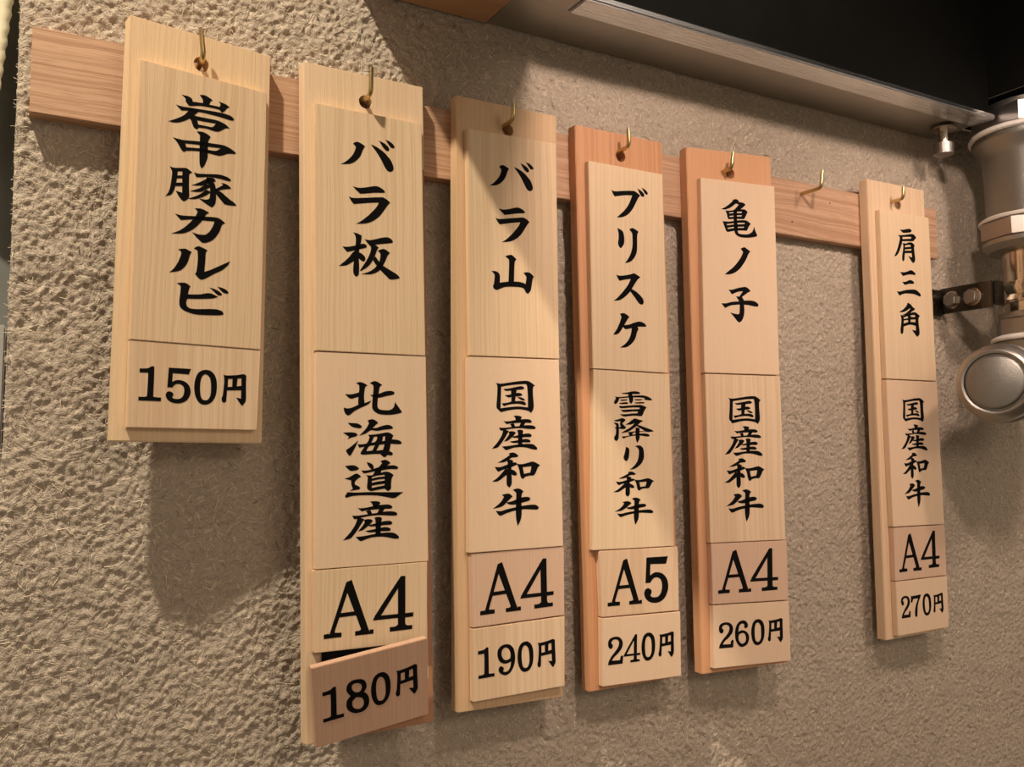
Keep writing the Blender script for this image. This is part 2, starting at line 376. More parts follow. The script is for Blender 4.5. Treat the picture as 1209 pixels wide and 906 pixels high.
straws(6000, 11, M_pith, 'pale_straw_fibre')
straws(260, 2, M_straw, 'long_straw_fibre', True)
straws(1500, 3, M_bristle, 'dark_straw_fibre')
straws(260, 5, M_straw, 'edge_bristle', bristle=True)

# ------------------------------------------------------------------ beyond the left end of the wall
o = bm_obj('wall_left', box_bm(-.30, .03, .030, .040, -.5 + Z0, .5 + Z0), M_door); tag(o, kind='structure')
def cloth():
    bm = bmesh.new(); nx, nz = 24, 60; g = []
    for i in range(nz + 1):
        z = .145 + i / nz * .14; row = []
        edge = -.0035 - (.235 - z) * .085
        for j in range(nx + 1):
            x = -.10 + (edge + .10) * j / nx; row.append(bm.verts.new((x + (.0004 * math.sin(i * 1.9) if j == nx else 0), .012 + .003 * math.sin(x * 160) + .001 * math.sin(z * 60), z + Z0)))
        g.append(row)
    for i in range(nz):
        for j in range(nx): bm.faces.new((g[i][j], g[i][j + 1], g[i + 1][j + 1], g[i + 1][j]))
    o = bm_obj('hanging_cloth', bm, M_cloth, smooth=True, ang=80)
    md = o.modifiers.new('thickness', 'SOLIDIFY'); md.thickness = .0012
    return o
tag(cloth(), 'cream woven cloth hanging beyond the left end of the wall', 'cloth')
o = bm_obj('carton', box_bm(-.12, -.0010, .0135, .0295, -.018 + Z0, .0655 + Z0, .0008), M_box); tag(o, 'pale grey carton standing on end left of the wall board edge', 'box')
o = bm_obj('cabinet_side', box_bm(-.12, -.0008, .0135, .0295, -.36 + Z0, -.0185 + Z0, .001), M_dark); tag(o, 'black cabinet side below the pale carton at far left', 'cabinet')

# ------------------------------------------------------------------ the rail and its hooks
D = {"signs":[
{"O":[47.211,-27.722,220.245],"R":[[0.99037,0.00897,0.13815],[0.13802,0.01333,-0.99034],[-0.01073,0.99987,0.01196]],"board":[[0.202,0.318],[74.127,-0.379],[74.337,-213.321],[-0.54,-213.337]],"hole":[36.514,-15.556],"pl":[
  {"o":[5.142,-164.26,4.7],"m":[[1.0,0.00151,0.0],[-0.00151,1.0,-0.0],[0.0,0.0,1.0]],"th":4.7,"quad":[[-0.411,140.803],[65.244,140.559],[65.468,0.244],[0.0,0.0]],"text":[["岩",14.154,111.542,47.666,130.528],["中",16.497,91.391,49.205,110.787],["豚",13.857,71.98,50.128,89.992],["カ",17.404,52.659,44.552,70.388],["ル",17.234,33.608,47.652,50.623],["ビ",20.999,15.421,47.408,31.012]]},
  {"o":[5.561,-206.823,4.4],"m":[[1.0,-0.00224,0.0],[0.00224,1.0,-0.0],[0.0,0.0,1.0]],"th":4.4,"quad":[[-0.238,42.317],[65.272,42.244],[64.22,0.073],[-0.0,-0.0]],"text":[["1",4.48,13.176,15.112,30.193],["5",17.248,12.484,29.29,30.091],["0",31.03,12.339,42.465,30.096],["円",45.043,12.544,57.828,29.076]]}]},
{"O":[138.167,-19.18,219.765],"R":[[0.9996,-0.00752,0.02725],[0.02752,0.03842,-0.99888],[0.00647,0.99923,0.03861]],"board":[[0.093,-0.353],[73.758,0.016],[73.099,-368.801],[-0.148,-369.127]],"hole":[36.822,-16.715],"pl":[
  {"o":[5.019,-164.101,4.6],"m":[[1.0,-0.00073,-0.0],[0.00073,1.0,-0.0],[-0.0,0.0,1.0]],"th":4.6,"quad":[[0.174,138.799],[65.325,138.616],[64.901,0.183],[-0.0,-0.0]],"text":[["バ",14.922,106.071,47.735,124.977],["ラ",19.352,72.939,44.439,96.448],["板",13.245,42.601,49.665,67.819]]},
  {"o":[4.31,-280.037,4.3],"m":[[1.0,-0.00212,-0.0],[0.00212,1.0,-0.0],[0.0,0.0,1.0]],"th":4.3,"quad":[[1.24,115.392],[66.314,115.695],[65.224,-0.303],[0.0,-0.0]],"text":[["北",16.28,81.158,50.593,100.441],["海",15.73,58.094,50.175,79.206],["道",16.329,35.574,50.588,56.77],["産",15.096,13.221,47.507,34.352]]},
  {"o":[3.312,-322.594,4.7],"m":[[0.99997,0.00746,-0.0],[-0.00746,0.99997,-0.0],[0.0,0.0,1.0]],"th":4.7,"quad":[[-0.505,42.06],[65.026,42.589],[64.357,-0.53],[-0.0,0.0]],"text":[["A",4.874,6.582,32.55,35.902],["4",33.397,6.64,56.116,35.883]]},
  {"o":[4.047,-370.061,5.1],"m":[[0.99353,-0.1106,0.0259],[0.11359,0.96736,-0.2265],[-0.0,0.22798,0.97367]],"th":4.5,"quad":[[-1.024,43.624],[64.013,43.898],[63.958,-0.0],[0.0,0.0]],"text":[["1",4.012,12.823,15.312,30.669],["8",16.703,12.719,29.392,31.448],["0",30.582,13.511,41.737,31.617],["円",44.625,14.205,57.701,31.13]]}]},
{"O":[233.285,-18.011,219.459],"R":[[0.99997,-0.00056,0.00719],[0.00719,0.00724,-0.99995],[0.00051,0.99997,0.00724]],"board":[[0.16,-0.1],[72.955,0.359],[72.783,-368.888],[0.257,-368.468]],"hole":[36.501,-15.595],"pl":[
  {"o":[7.109,-160.617,4.5],"m":[[0.9998,-0.02006,0.0],[0.02006,0.9998,0.0],[0.0,0.0,1.0]],"th":4.5,"quad":[[1.312,139.13],[65.165,139.298],[63.122,-0.168],[0.0,0.0]],"text":[["バ",15.573,105.27,47.815,123.767],["ラ",19.346,70.838,43.843,93.903],["山",15.492,39.819,45.932,63.482]]},
  {"o":[5.996,-277.061,4.8],"m":[[0.99989,-0.0145,0.0],[0.0145,0.99989,0.0],[-0.0,0.0,1.0]],"th":4.8,"quad":[[1.443,115.573],[65.583,115.911],[65.383,-0.338],[0.0,-0.0]],"text":[["国",19.353,82.225,47.178,102.091],["産",15.99,59.632,47.872,80.591],["和",15.803,37.064,49.809,58.233],["牛",16.027,13.857,48.118,36.45]]},
  {"o":[8.078,-320.217,4.3],"m":[[0.99982,-0.01897,0.0],[0.01897,0.99982,0.0],[0.0,-0.0,1.0]],"th":4.3,"quad":[[-0.018,42.56],[64.869,42.151],[63.901,0.409],[0.0,0.0]],"text":[["A",5.13,6.564,32.797,36.281],["4",33.592,6.523,56.375,36.025]]},
  {"o":[8.297,-362.395,4.6],"m":[[0.99977,-0.02133,0.0],[0.02133,0.99977,0.0],[-0.0,0.0,1.0]],"th":4.6,"quad":[[0.62,41.5],[64.483,41.662],[63.034,-0.162],[0.0,0.0]],"text":[["1",3.568,12.663,14.261,29.929],["9",16.515,12.29,28.474,30.127],["0",30.091,12.265,41.17,30.058],["円",43.803,12.273,56.859,29.147]]}]},
{"O":[320.611,-17.86,216.821],"R":[[0.99973,-0.02342,1e-05],[-0.00013,-0.00604,-0.99998],[0.02342,0.99971,-0.00604]],"board":[[-0.069,-0.158],[72.514,-1.497],[74.052,-368.49],[-0.451,-367.519]],"hole":[36.467,-16.276],"pl":[
  {"o":[5.932,-161.66,4.6],"m":[[0.99966,0.02607,0.0],[-0.02607,0.99966,0.0],[0.0,0.0,1.0]],"th":4.6,"quad":[[-2.77,136.946],[58.94,137.287],[61.992,-0.341],[0.0,0.0]],"text":[["ブ",15.299,101.861,45.842,125.218],["リ",20.223,71.463,37.918,96.302],["ス",16.716,44.743,41.646,65.584],["ケ",16.128,14.689,43.737,37.976]]},
  {"o":[2.293,-278.246,4.2],"m":[[0.99944,0.03338,0.0],[-0.03338,0.99944,0.0],[-0.0,0.0,1.0]],"th":4.2,"quad":[[0.486,116.053],[63.015,116.039],[66.358,0.014],[0.0,0.0]],"text":[["雪",16.619,86.054,48.199,103.094],["降",16.295,68.844,49.516,85.079],["り",24.398,51.198,41.211,67.365],["和",16.196,33.614,49.617,50.08],["牛",17.258,15.234,48.877,32.976]]},
  {"o":[8.106,-320.922,4.5],"m":[[0.99934,0.03646,0.0],[-0.03646,0.99934,0.0],[-0.0,-0.0,1.0]],"th":4.5,"quad":[[-2.524,41.834],[62.102,42.107],[62.845,-0.273],[0.0,0.0]],"text":[["A",4.196,6.409,31.605,36.204],["5",33.505,6.127,53.538,36.152]]},
  {"o":[6.865,-364.17,4.8],"m":[[0.99917,0.04077,0.0],[-0.04077,0.99917,0.0],[-0.0,0.0,1.0]],"th":4.8,"quad":[[-0.86,42.594],[63.238,42.46],[63.931,0.133],[0.0,0.0]],"text":[["2",3.909,12.937,15.817,30.355],["4",16.652,13.004,29.602,30.64],["0",30.555,12.825,41.791,30.789],["円",44.596,13.276,57.575,29.956]]}]},
{"O":[415.807,-17.531,218.714],"R":[[0.99695,-0.01104,-0.07727],[-0.07723,0.00365,-0.99701],[0.01128,0.99993,0.00278]],"board":[[-0.462,-0.978],[76.129,1.451],[76.126,-368.79],[-0.783,-368.578]],"hole":[37.836,-15.76],"pl":[
  {"o":[5.928,-162.609,4.6],"m":[[0.99997,-0.00749,-0.0],[0.00749,0.99997,0.0],[0.0,0.0,1.0]],"th":4.6,"quad":[[2.958,139.0],[69.885,139.624],[66.841,-0.623],[0.0,0.0]],"text":[["亀",19.553,98.569,51.661,126.404],["ノ",20.661,70.59,44.826,91.635],["子",16.795,36.476,50.231,62.523]]},
  {"o":[6.446,-280.091,4.4],"m":[[0.99994,0.0109,-0.0],[-0.0109,0.99994,0.0],[0.0,-0.0,1.0]],"th":4.4,"quad":[[-1.234,116.737],[65.663,117.247],[66.661,-0.51],[0.0,0.0]],"text":[["国",18.22,82.144,47.279,102.132],["産",13.963,59.471,47.461,80.597],["和",13.254,36.963,48.988,57.952],["牛",14.133,13.372,47.55,36.083]]},
  {"o":[6.812,-321.654,4.6],"m":[[0.99964,0.02669,-0.0],[-0.02669,0.99964,0.0],[0.0,-0.0,1.0]],"th":4.6,"quad":[[-0.99,41.081],[65.933,41.595],[66.472,-0.514],[0.0,0.0]],"text":[["A",4.497,6.905,33.089,36.352],["4",33.375,6.895,57.388,36.449]]},
  {"o":[6.211,-364.585,4.3],"m":[[0.99948,0.03214,-0.0],[-0.03214,0.99948,0.0],[-0.0,0.0,1.0]],"th":4.3,"quad":[[-0.553,42.192],[66.419,41.986],[67.641,0.206],[0.0,0.0]],"text":[["2",4.386,13.038,16.822,30.296],["6",18.081,12.718,30.184,30.775],["0",32.201,13.037,43.954,30.849],["円",46.876,13.613,60.454,30.433]]}]},
{"O":[603.683,-18.067,222.589],"R":[[0.99993,-0.0091,0.00726],[0.00728,0.00185,-0.99997],[0.00908,0.99996,0.00192]],"board":[[0.846,0.252],[73.453,0.535],[74.021,-368.484],[0.128,-369.105]],"hole":[38.313,-16.433],"pl":[
  {"o":[8.184,-163.22,4.6],"m":[[1.0,-0.00283,-0.0],[0.00283,1.0,0.0],[0.0,0.0,1.0]],"th":4.6,"quad":[[1.294,138.037],[64.017,138.514],[63.528,-0.477],[0.0,0.0]],"text":[["肩",16.677,97.241,46.054,125.913],["三",17.806,68.592,48.517,91.115],["角",19.233,35.614,45.995,63.525]]},
  {"o":[8.24,-280.958,4.8],"m":[[0.99996,0.00948,-0.0],[-0.00948,0.99996,0.0],[0.0,0.0,1.0]],"th":4.8,"quad":[[-1.586,116.816],[62.685,117.183],[64.392,-0.366],[0.0,0.0]],"text":[["国",16.755,83.332,44.718,103.135],["産",13.766,60.248,46.552,81.406],["和",14.303,37.448,48.236,58.547],["牛",15.088,14.29,47.635,36.596]]},
  {"o":[8.422,-323.264,4.5],"m":[[0.99994,0.01062,-0.0],[-0.01062,0.99994,0.0],[0.0,0.0,1.0]],"th":4.5,"quad":[[0.131,41.588],[64.815,41.255],[64.522,0.333],[-0.0,0.0]],"text":[["A",5.433,6.341,32.851,36.346],["4",33.242,7.448,56.144,37.222]]},
  {"o":[8.604,-365.931,4.7],"m":[[1.0,0.00072,-0.0],[-0.00072,1.0,0.0],[-0.0,0.0,1.0]],"th":4.7,"quad":[[-0.012,42.017],[64.51,41.542],[63.774,0.474],[-0.0,0.0]],"text":[["2",5.227,13.061,16.362,30.223],["7",17.069,12.493,29.913,29.781],["0",31.515,12.391,42.353,29.885],["円",44.924,12.544,57.835,28.856]]}]}],
"glyphs":{
"岩":[[[[184,858],[274,856],[327,822],[353,739],[505,770],[502,842],[481,912],[451,973],[522,1000],[588,970],[653,910],[623,867],[600,767],[765,775],[775,825],[771,874],[748,923],[809,907],[865,886],[919,836],[878,781],[851,709],[814,642],[786,640],[757,692],[615,694],[464,671],[310,602],[278,633],[239,704],[244,751],[227,796]]],[[[101,548],[190,535],[380,565],[508,582],[660,605],[814,616],[926,601],[977,562],[1000,512],[973,470],[905,472],[783,489],[640,497],[531,499],[451,490],[297,461],[192,423],[160,454]]],[[[296,523],[450,513],[414,438],[373,361],[311,256],[239,157],[157,79],[74,39],[0,46],[93,143],[175,237],[236,331],[286,451]]],[[[306,254],[373,361],[426,361],[620,373],[730,377],[807,350],[875,308],[930,231],[865,204],[822,146],[768,78],[714,52],[648,60],[561,77],[443,48],[443,19],[422,0],[379,31],[357,100],[333,207]],[[426,251],[514,255],[710,278],[662,159],[559,146],[443,140]]]],
"中":[[[[0,680],[87,667],[184,670],[400,721],[576,740],[778,762],[870,734],[951,676],[1000,616],[975,587],[873,555],[805,496],[739,448],[671,443],[571,452],[405,451],[216,394],[190,352],[158,363],[124,426],[68,575]],[[191,584],[402,625],[578,634],[746,662],[713,607],[669,562],[569,544],[404,534],[214,488]]],[[[362,980],[428,1000],[494,988],[550,952],[584,907],[563,841],[545,747],[546,362],[530,241],[500,96],[454,0],[432,72],[419,201],[414,544],[415,870],[396,920]]]],
"豚":[[[[43,963],[109,944],[252,1000],[301,980],[355,911],[332,870],[316,819],[318,498],[325,207],[300,102],[258,36],[229,55],[184,153],[139,297],[227,271],[224,461],[132,425],[119,320],[93,199],[65,142],[0,90],[36,197],[61,358],[76,604],[80,827]],[[158,859],[220,885],[222,768],[152,740]],[[150,654],[221,683],[225,563],[140,529]]],[[[380,927],[429,910],[557,946],[707,999],[788,999],[870,966],[912,909],[902,874],[861,862],[769,879],[648,880],[568,864],[431,798],[400,847]]],[[[559,850],[653,868],[695,781],[658,752],[687,653],[699,483],[703,257],[688,96],[650,0],[611,27],[530,110],[465,192],[539,191],[593,220],[612,284],[615,409],[611,572],[592,647],[551,693]]],[[[588,862],[549,795],[453,654],[354,539],[474,570],[532,613],[630,765]]],[[[552,662],[475,509],[337,363],[418,364],[496,404],[554,488],[613,573],[602,630]]],[[[554,488],[497,364],[401,225],[305,138],[363,134],[441,179],[518,259],[576,343],[625,433],[604,467]]],[[[688,557],[753,648],[802,720],[771,763],[822,769],[884,721],[918,650],[855,615],[784,573],[744,531],[694,481]]],[[[694,522],[765,508],[837,411],[911,313],[963,260],[1000,185],[964,160],[841,152],[800,210],[747,315],[700,421]]]],
"カ":[[[[412,971],[516,1000],[609,969],[687,916],[644,869],[606,786],[550,626],[449,435],[348,297],[234,201],[133,162],[0,139],[131,242],[243,383],[355,575],[430,739],[470,884],[445,939]]],[[[57,727],[185,705],[417,746],[626,787],[826,813],[907,782],[1000,691],[938,612],[901,445],[850,287],[773,133],[681,42],[590,0],[536,45],[456,149],[379,270],[480,237],[585,238],[650,279],[714,388],[764,536],[795,686],[576,658],[367,634],[169,564],[129,618]]]],
"ル":[[[[127,823],[240,868],[299,831],[351,792],[324,710],[293,490],[256,354],[201,235],[134,159],[0,98],[65,222],[108,348],[150,517],[176,671],[180,757]]],[[[384,917],[452,1000],[535,969],[612,914],[584,842],[579,605],[569,249],[664,326],[840,509],[1000,680],[972,564],[925,465],[854,350],[725,212],[609,66],[534,0],[481,26],[415,149],[437,228],[449,423],[453,637],[445,859]]]],
"ビ":[[[[0,957],[137,996],[203,964],[257,902],[233,804],[216,640],[206,477],[188,382],[197,269],[231,207],[298,173],[458,191],[727,241],[824,224],[886,188],[915,111],[882,70],[786,42],[569,10],[381,0],[248,38],[154,90],[94,159],[67,233],[59,403],[72,634],[74,863],[40,913]]],[[[197,625],[448,675],[555,732],[636,748],[705,720],[788,666],[761,633],[667,579],[451,525],[199,481]]],[[[622,937],[729,903],[813,843],[869,772],[863,724],[801,711],[745,770],[689,852]]],[[[780,1000],[879,974],[957,919],[1000,834],[973,804],[903,814],[839,895]]]],
"1":[[[[6,916],[365,937],[533,1000],[651,993],[657,705],[646,128],[734,116],[1000,107],[990,2],[0,0],[3,110],[270,111],[367,134],[388,493],[388,806],[12,802]]]],
"5":[[[[91,997],[988,1000],[908,836],[252,849],[241,601],[402,656],[572,663],[774,621],[936,517],[1000,379],[977,238],[854,95],[657,19],[459,0],[233,27],[61,111],[0,217],[52,308],[163,331],[277,295],[308,237],[254,176],[312,134],[454,123],[595,143],[705,229],[742,370],[694,488],[577,544],[435,548],[324,505],[256,443],[51,442],[74,743]]]],
"0":[[[[480,1000],[683,984],[876,880],[977,722],[1000,541],[977,338],[890,175],[723,50],[508,0],[291,28],[117,153],[26,330],[0,508],[32,688],[131,872],[296,968]],[[470,875],[612,830],[711,713],[741,512],[729,291],[625,157],[496,128],[362,160],[286,278],[255,496],[277,697],[349,820]]]],
"円":[[[[54,946],[197,928],[599,958],[889,1000],[993,949],[986,705],[1000,263],[975,129],[857,0],[773,57],[593,253],[797,223],[794,487],[213,459],[194,192],[182,115],[98,69],[26,110],[0,207],[47,317],[86,668],[86,842]],[[244,817],[424,831],[424,583],[238,569]],[[632,849],[791,863],[799,626],[605,605]]]],
"バ":[[[[225,697],[289,771],[372,742],[443,675],[403,555],[357,356],[292,207],[215,99],[138,39],[0,0],[88,106],[178,261],[242,431],[271,592],[256,641]]],[[[551,763],[644,725],[762,627],[853,499],[932,345],[970,156],[956,53],[902,5],[849,35],[797,153],[733,355],[656,552]]],[[[699,935],[804,872],[882,774],[895,689],[868,643],[828,665],[776,742]]],[[[825,1000],[911,960],[983,870],[1000,797],[962,768],[909,804]]]],
"ラ":[[[[98,910],[231,891],[399,926],[568,980],[670,1000],[773,972],[849,923],[871,887],[840,860],[600,823],[296,754],[230,783],[147,857]]],[[[0,645],[112,622],[396,670],[769,738],[838,736],[923,697],[1000,632],[939,567],[851,432],[729,257],[591,134],[455,56],[338,23],[168,0],[305,96],[475,257],[595,395],[681,512],[716,596],[495,558],[119,474],[61,534]]]],
"板":[[[[233,1000],[307,984],[364,954],[371,915],[357,785],[333,654],[320,430],[324,240],[317,65],[279,0],[237,46],[227,163],[240,354],[253,578],[271,739],[274,883],[256,959]]],[[[59,650],[135,654],[259,702],[351,748],[414,766],[454,729],[436,678],[350,638],[236,583],[168,552],[134,535],[95,592]]],[[[253,578],[257,388],[200,309],[132,244],[76,217],[0,206],[65,289],[155,413],[224,542]]],[[[315,564],[372,533],[417,476],[428,414],[404,360],[359,380],[314,429]]],[[[418,872],[501,865],[594,901],[712,957],[794,979],[853,956],[891,905],[876,862],[781,831],[593,776],[651,721],[621,652],[585,518],[543,399],[484,279],[415,198],[346,136],[337,155],[404,299],[463,435],[510,586],[523,700],[498,744],[454,809]]],[[[632,645],[721,700],[779,677],[838,624],[795,550],[759,431],[717,313],[657,192],[587,126],[494,81],[356,74],[471,134],[564,219],[611,297],[659,400],[678,564],[661,610]]],[[[590,510],[659,392],[728,306],[857,212],[951,144],[1000,70],[950,39],[837,12],[773,79],[680,195],[611,297],[549,416]]]],
"北":[[[[214,927],[276,960],[347,930],[407,866],[370,824],[351,692],[344,531],[349,350],[318,269],[247,287],[242,387],[256,628],[265,749],[263,869]]],[[[23,608],[108,598],[202,630],[262,664],[255,538],[189,501],[130,473],[78,511]]],[[[0,220],[70,198],[152,234],[247,307],[355,360],[463,435],[439,363],[378,291],[270,208],[163,105],[110,25],[69,0],[28,43],[5,131]]],[[[447,939],[522,1000],[589,971],[659,893],[618,836],[599,683],[579,479],[573,276],[606,186],[704,164],[777,166],[833,212],[865,285],[878,404],[927,297],[1000,124],[975,87],[850,39],[727,27],[605,45],[533,104],[491,183],[480,294],[494,557],[508,760],[503,881]]],[[[447,599],[513,602],[610,643],[709,708],[807,729],[863,704],[875,664],[843,615],[732,576],[609,521],[500,537]]]],
"海":[[[[81,900],[176,896],[247,884],[299,839],[317,794],[281,762],[210,775],[140,810]]],[[[0,648],[93,657],[174,653],[221,630],[244,593],[209,548],[138,521],[74,477],[98,548],[57,585]]],[[[249,449],[219,331],[177,205],[129,80],[100,54],[66,117],[43,198],[102,260],[172,341]]],[[[411,968],[485,1000],[545,973],[595,906],[556,859],[495,767],[567,777],[676,833],[762,856],[823,825],[853,779],[822,747],[687,722],[566,694],[470,712],[374,621],[268,575],[327,657],[400,785],[436,895]]],[[[419,593],[517,602],[638,630],[747,658],[808,630],[854,575],[825,473],[929,458],[984,416],[1000,379],[965,342],[805,357],[792,252],[779,160],[827,131],[842,85],[814,49],[741,59],[723,23],[686,0],[644,52],[627,89],[513,91],[322,77],[285,122],[306,167],[354,284],[265,258],[240,349],[325,348],[402,384],[445,529]],[[517,538],[565,547],[574,502],[539,410],[473,387]],[[673,547],[712,556],[706,437],[658,424]],[[431,293],[533,319],[490,186],[385,166]],[[611,331],[698,345],[670,198],[555,182]]]],
"道":[[[[11,861],[140,875],[198,847],[245,792],[209,748],[115,728],[57,780]]],[[[0,542],[79,574],[185,660],[238,631],[276,579],[219,524],[172,455],[171,384],[229,336],[258,299],[240,256],[158,238],[82,219],[135,279],[113,369],[108,493],[55,510]]],[[[47,195],[181,179],[417,178],[657,162],[1000,147],[937,83],[863,9],[801,0],[704,33],[536,82],[298,101],[134,92],[52,62],[12,55],[4,100]]],[[[277,737],[374,734],[470,766],[591,813],[737,849],[847,850],[903,817],[921,774],[883,750],[761,754],[614,722],[494,702],[338,659],[309,682]]],[[[374,950],[436,921],[477,875],[492,802],[470,748],[423,804],[388,886]]],[[[607,971],[690,1000],[751,962],[783,912],[725,849],[663,778],[542,764],[591,835],[638,916]]],[[[530,765],[627,761],[614,653],[475,613],[506,693]]],[[[356,612],[457,608],[589,654],[705,695],[784,656],[835,594],[801,519],[787,373],[782,246],[733,185],[700,214],[672,252],[537,223],[441,201],[400,230],[373,285],[384,482],[387,571]],[[456,554],[541,592],[680,611],[676,569],[564,555],[456,523]],[[455,460],[564,492],[679,505],[675,460],[539,439],[457,410]],[[454,335],[538,358],[677,378],[673,337],[562,311],[456,281]]]],
"産":[[[[483,993],[578,1000],[653,974],[668,950],[646,893],[601,824],[532,846],[524,928]]],[[[263,837],[375,835],[526,868],[678,895],[806,898],[870,865],[889,824],[856,786],[728,789],[550,782],[387,766],[343,742],[300,790]]],[[[406,756],[487,777],[512,704],[524,650],[448,646],[430,701]]],[[[652,821],[754,805],[714,726],[676,675],[600,671],[632,750]]],[[[163,654],[262,647],[411,666],[600,695],[778,722],[907,710],[965,673],[977,636],[944,602],[803,612],[650,632],[498,625],[348,600],[212,562],[181,603]]],[[[261,615],[379,549],[322,433],[259,296],[184,161],[122,79],[0,46],[74,153],[148,270],[223,440]]],[[[372,527],[435,549],[497,535],[528,497],[471,403],[395,320],[345,271],[264,248],[333,361],[384,463]]],[[[446,391],[547,419],[673,459],[776,478],[852,467],[884,416],[851,373],[723,369],[546,353],[471,359]]],[[[388,250],[520,274],[697,313],[774,316],[838,284],[850,247],[824,213],[671,217],[544,204],[457,208]]],[[[220,114],[344,120],[544,156],[721,177],[875,169],[952,121],[1000,53],[996,3],[912,7],[771,59],[644,81],[493,72],[368,21],[306,0],[263,48]]],[[[558,575],[624,592],[681,576],[693,539],[676,423],[663,101],[569,101],[577,359],[575,502]]]],
"A":[[[[448,966],[559,1000],[891,117],[925,84],[1000,81],[1000,2],[624,1],[624,79],[718,85],[744,108],[642,361],[309,351],[220,121],[237,90],[354,83],[350,5],[0,0],[0,79],[96,91],[137,136]],[[468,774],[608,434],[337,427]]]],
"4":[[[[680,1000],[795,998],[787,312],[1000,312],[992,235],[786,232],[784,127],[834,85],[968,82],[960,6],[380,0],[381,85],[516,86],[593,118],[594,236],[0,235],[1,314]],[[600,780],[595,310],[155,311]]]],
"8":[[[[620,982],[797,923],[893,811],[895,675],[781,574],[918,480],[1000,329],[963,145],[775,18],[493,0],[257,52],[64,171],[0,305],[39,459],[194,558],[51,698],[25,810],[102,930],[303,1000]],[[496,884],[653,828],[697,739],[644,641],[522,609],[365,653],[271,743],[255,834],[337,886]],[[436,477],[673,418],[760,293],[722,164],[579,111],[381,150],[266,253],[265,389]]]],
"山":[[[[0,521],[96,531],[168,492],[198,403],[190,237],[284,261],[415,286],[612,301],[728,287],[794,256],[818,427],[799,481],[747,546],[835,578],[918,558],[1000,472],[964,384],[934,194],[906,80],[846,0],[797,33],[741,136],[642,159],[510,156],[330,140],[216,89],[118,39],[62,61],[32,131],[57,207],[78,410],[55,472]]],[[[332,952],[463,1000],[528,965],[596,888],[550,809],[531,510],[520,231],[389,219],[406,498],[419,832],[387,893]]]],
"国":[[[[0,916],[134,891],[374,938],[601,984],[797,1000],[894,954],[1000,857],[949,786],[945,548],[960,212],[928,73],[877,0],[813,63],[586,110],[360,88],[120,18],[66,85],[15,172],[32,452],[46,811]],[[140,794],[276,827],[534,874],[762,894],[797,832],[812,506],[807,175],[587,202],[394,186],[114,140],[127,454]]],[[[192,731],[339,751],[533,805],[663,828],[724,781],[694,730],[531,707],[513,618],[611,616],[672,572],[641,526],[495,500],[485,363],[671,366],[744,318],[764,259],[718,239],[589,276],[395,268],[267,233],[202,197],[144,289],[284,311],[388,352],[391,488],[318,467],[224,534],[384,566],[389,684],[258,671]]],[[[536,491],[624,483],[705,445],[745,391],[672,385],[607,424]]]],
"和":[[[[349,975],[434,1000],[499,962],[548,897],[511,861],[406,847],[326,777],[248,725],[119,716],[223,798],[315,877],[368,929]]],[[[60,603],[169,593],[299,651],[403,698],[469,717],[521,679],[494,635],[349,559],[219,510],[129,457],[91,516]]],[[[300,778],[379,802],[443,746],[409,665],[394,503],[398,322],[395,105],[348,0],[297,75],[293,255],[302,453],[324,632],[319,723]]],[[[297,561],[334,397],[242,312],[151,217],[86,185],[0,195],[101,283],[205,430],[271,535]]],[[[394,521],[465,473],[510,389],[490,336],[437,342],[386,386]]],[[[508,671],[626,661],[746,698],[840,726],[907,693],[1000,610],[952,553],[902,408],[854,322],[767,322],[680,290],[633,229],[594,267],[569,386],[558,496],[533,597]],[[629,566],[811,591],[804,522],[784,413],[655,379]]]],
"牛":[[[[434,968],[534,1000],[617,967],[669,908],[636,864],[616,721],[618,382],[597,180],[528,0],[499,154],[489,357],[501,711],[504,880],[470,924]]],[[[195,847],[311,874],[380,853],[427,791],[378,735],[308,655],[238,576],[156,523],[0,495],[102,584],[185,680],[242,794]]],[[[294,643],[404,663],[515,710],[627,754],[712,766],[789,750],[813,705],[780,651],[639,614],[485,573],[389,574],[321,601]]],[[[60,434],[168,421],[305,462],[456,494],[652,532],[820,546],[919,540],[982,493],[1000,449],[959,406],[818,419],[650,434],[455,406],[303,362],[214,318],[152,297],[106,342]]]],
"9":[[[[515,1000],[753,952],[939,798],[1000,545],[941,303],[763,100],[519,0],[281,23],[95,109],[42,209],[103,299],[222,309],[329,250],[336,195],[286,145],[428,104],[597,143],[722,268],[753,416],[583,377],[344,380],[111,475],[0,662],[32,850],[227,970]],[[486,893],[651,823],[741,678],[724,529],[540,482],[350,521],[238,668],[258,803],[366,876]]]],
"ブ":[[[[0,782],[93,751],[350,811],[596,858],[673,840],[796,760],[749,694],[686,558],[592,343],[498,195],[406,97],[284,27],[148,0],[285,157],[408,318],[501,507],[571,718],[349,680],[99,597],[55,662]]],[[[717,948],[813,905],[898,821],[905,764],[874,725],[819,748],[766,838]]],[[[832,1000],[923,959],[993,889],[1000,840],[976,808],[922,842]]]],
"リ":[[[[0,935],[130,913],[247,869],[298,782],[322,661],[294,521],[162,396],[72,442],[26,529],[54,669],[50,806]]],[[[555,942],[682,1000],[841,975],[1000,920],[932,837],[921,619],[912,402],[857,275],[750,159],[590,62],[332,0],[486,138],[620,302],[702,509],[705,724],[680,861]]]],
"ス":[[[[90,890],[203,867],[388,902],[575,957],[678,1000],[762,970],[898,894],[799,800],[684,623],[533,370],[383,209],[253,105],[143,55],[0,39],[143,166],[292,344],[441,541],[526,696],[574,802],[387,762],[202,696],[148,771]]],[[[571,492],[720,426],[870,314],[973,197],[1000,90],[971,23],[923,0],[830,45],[700,215],[542,407]]]],
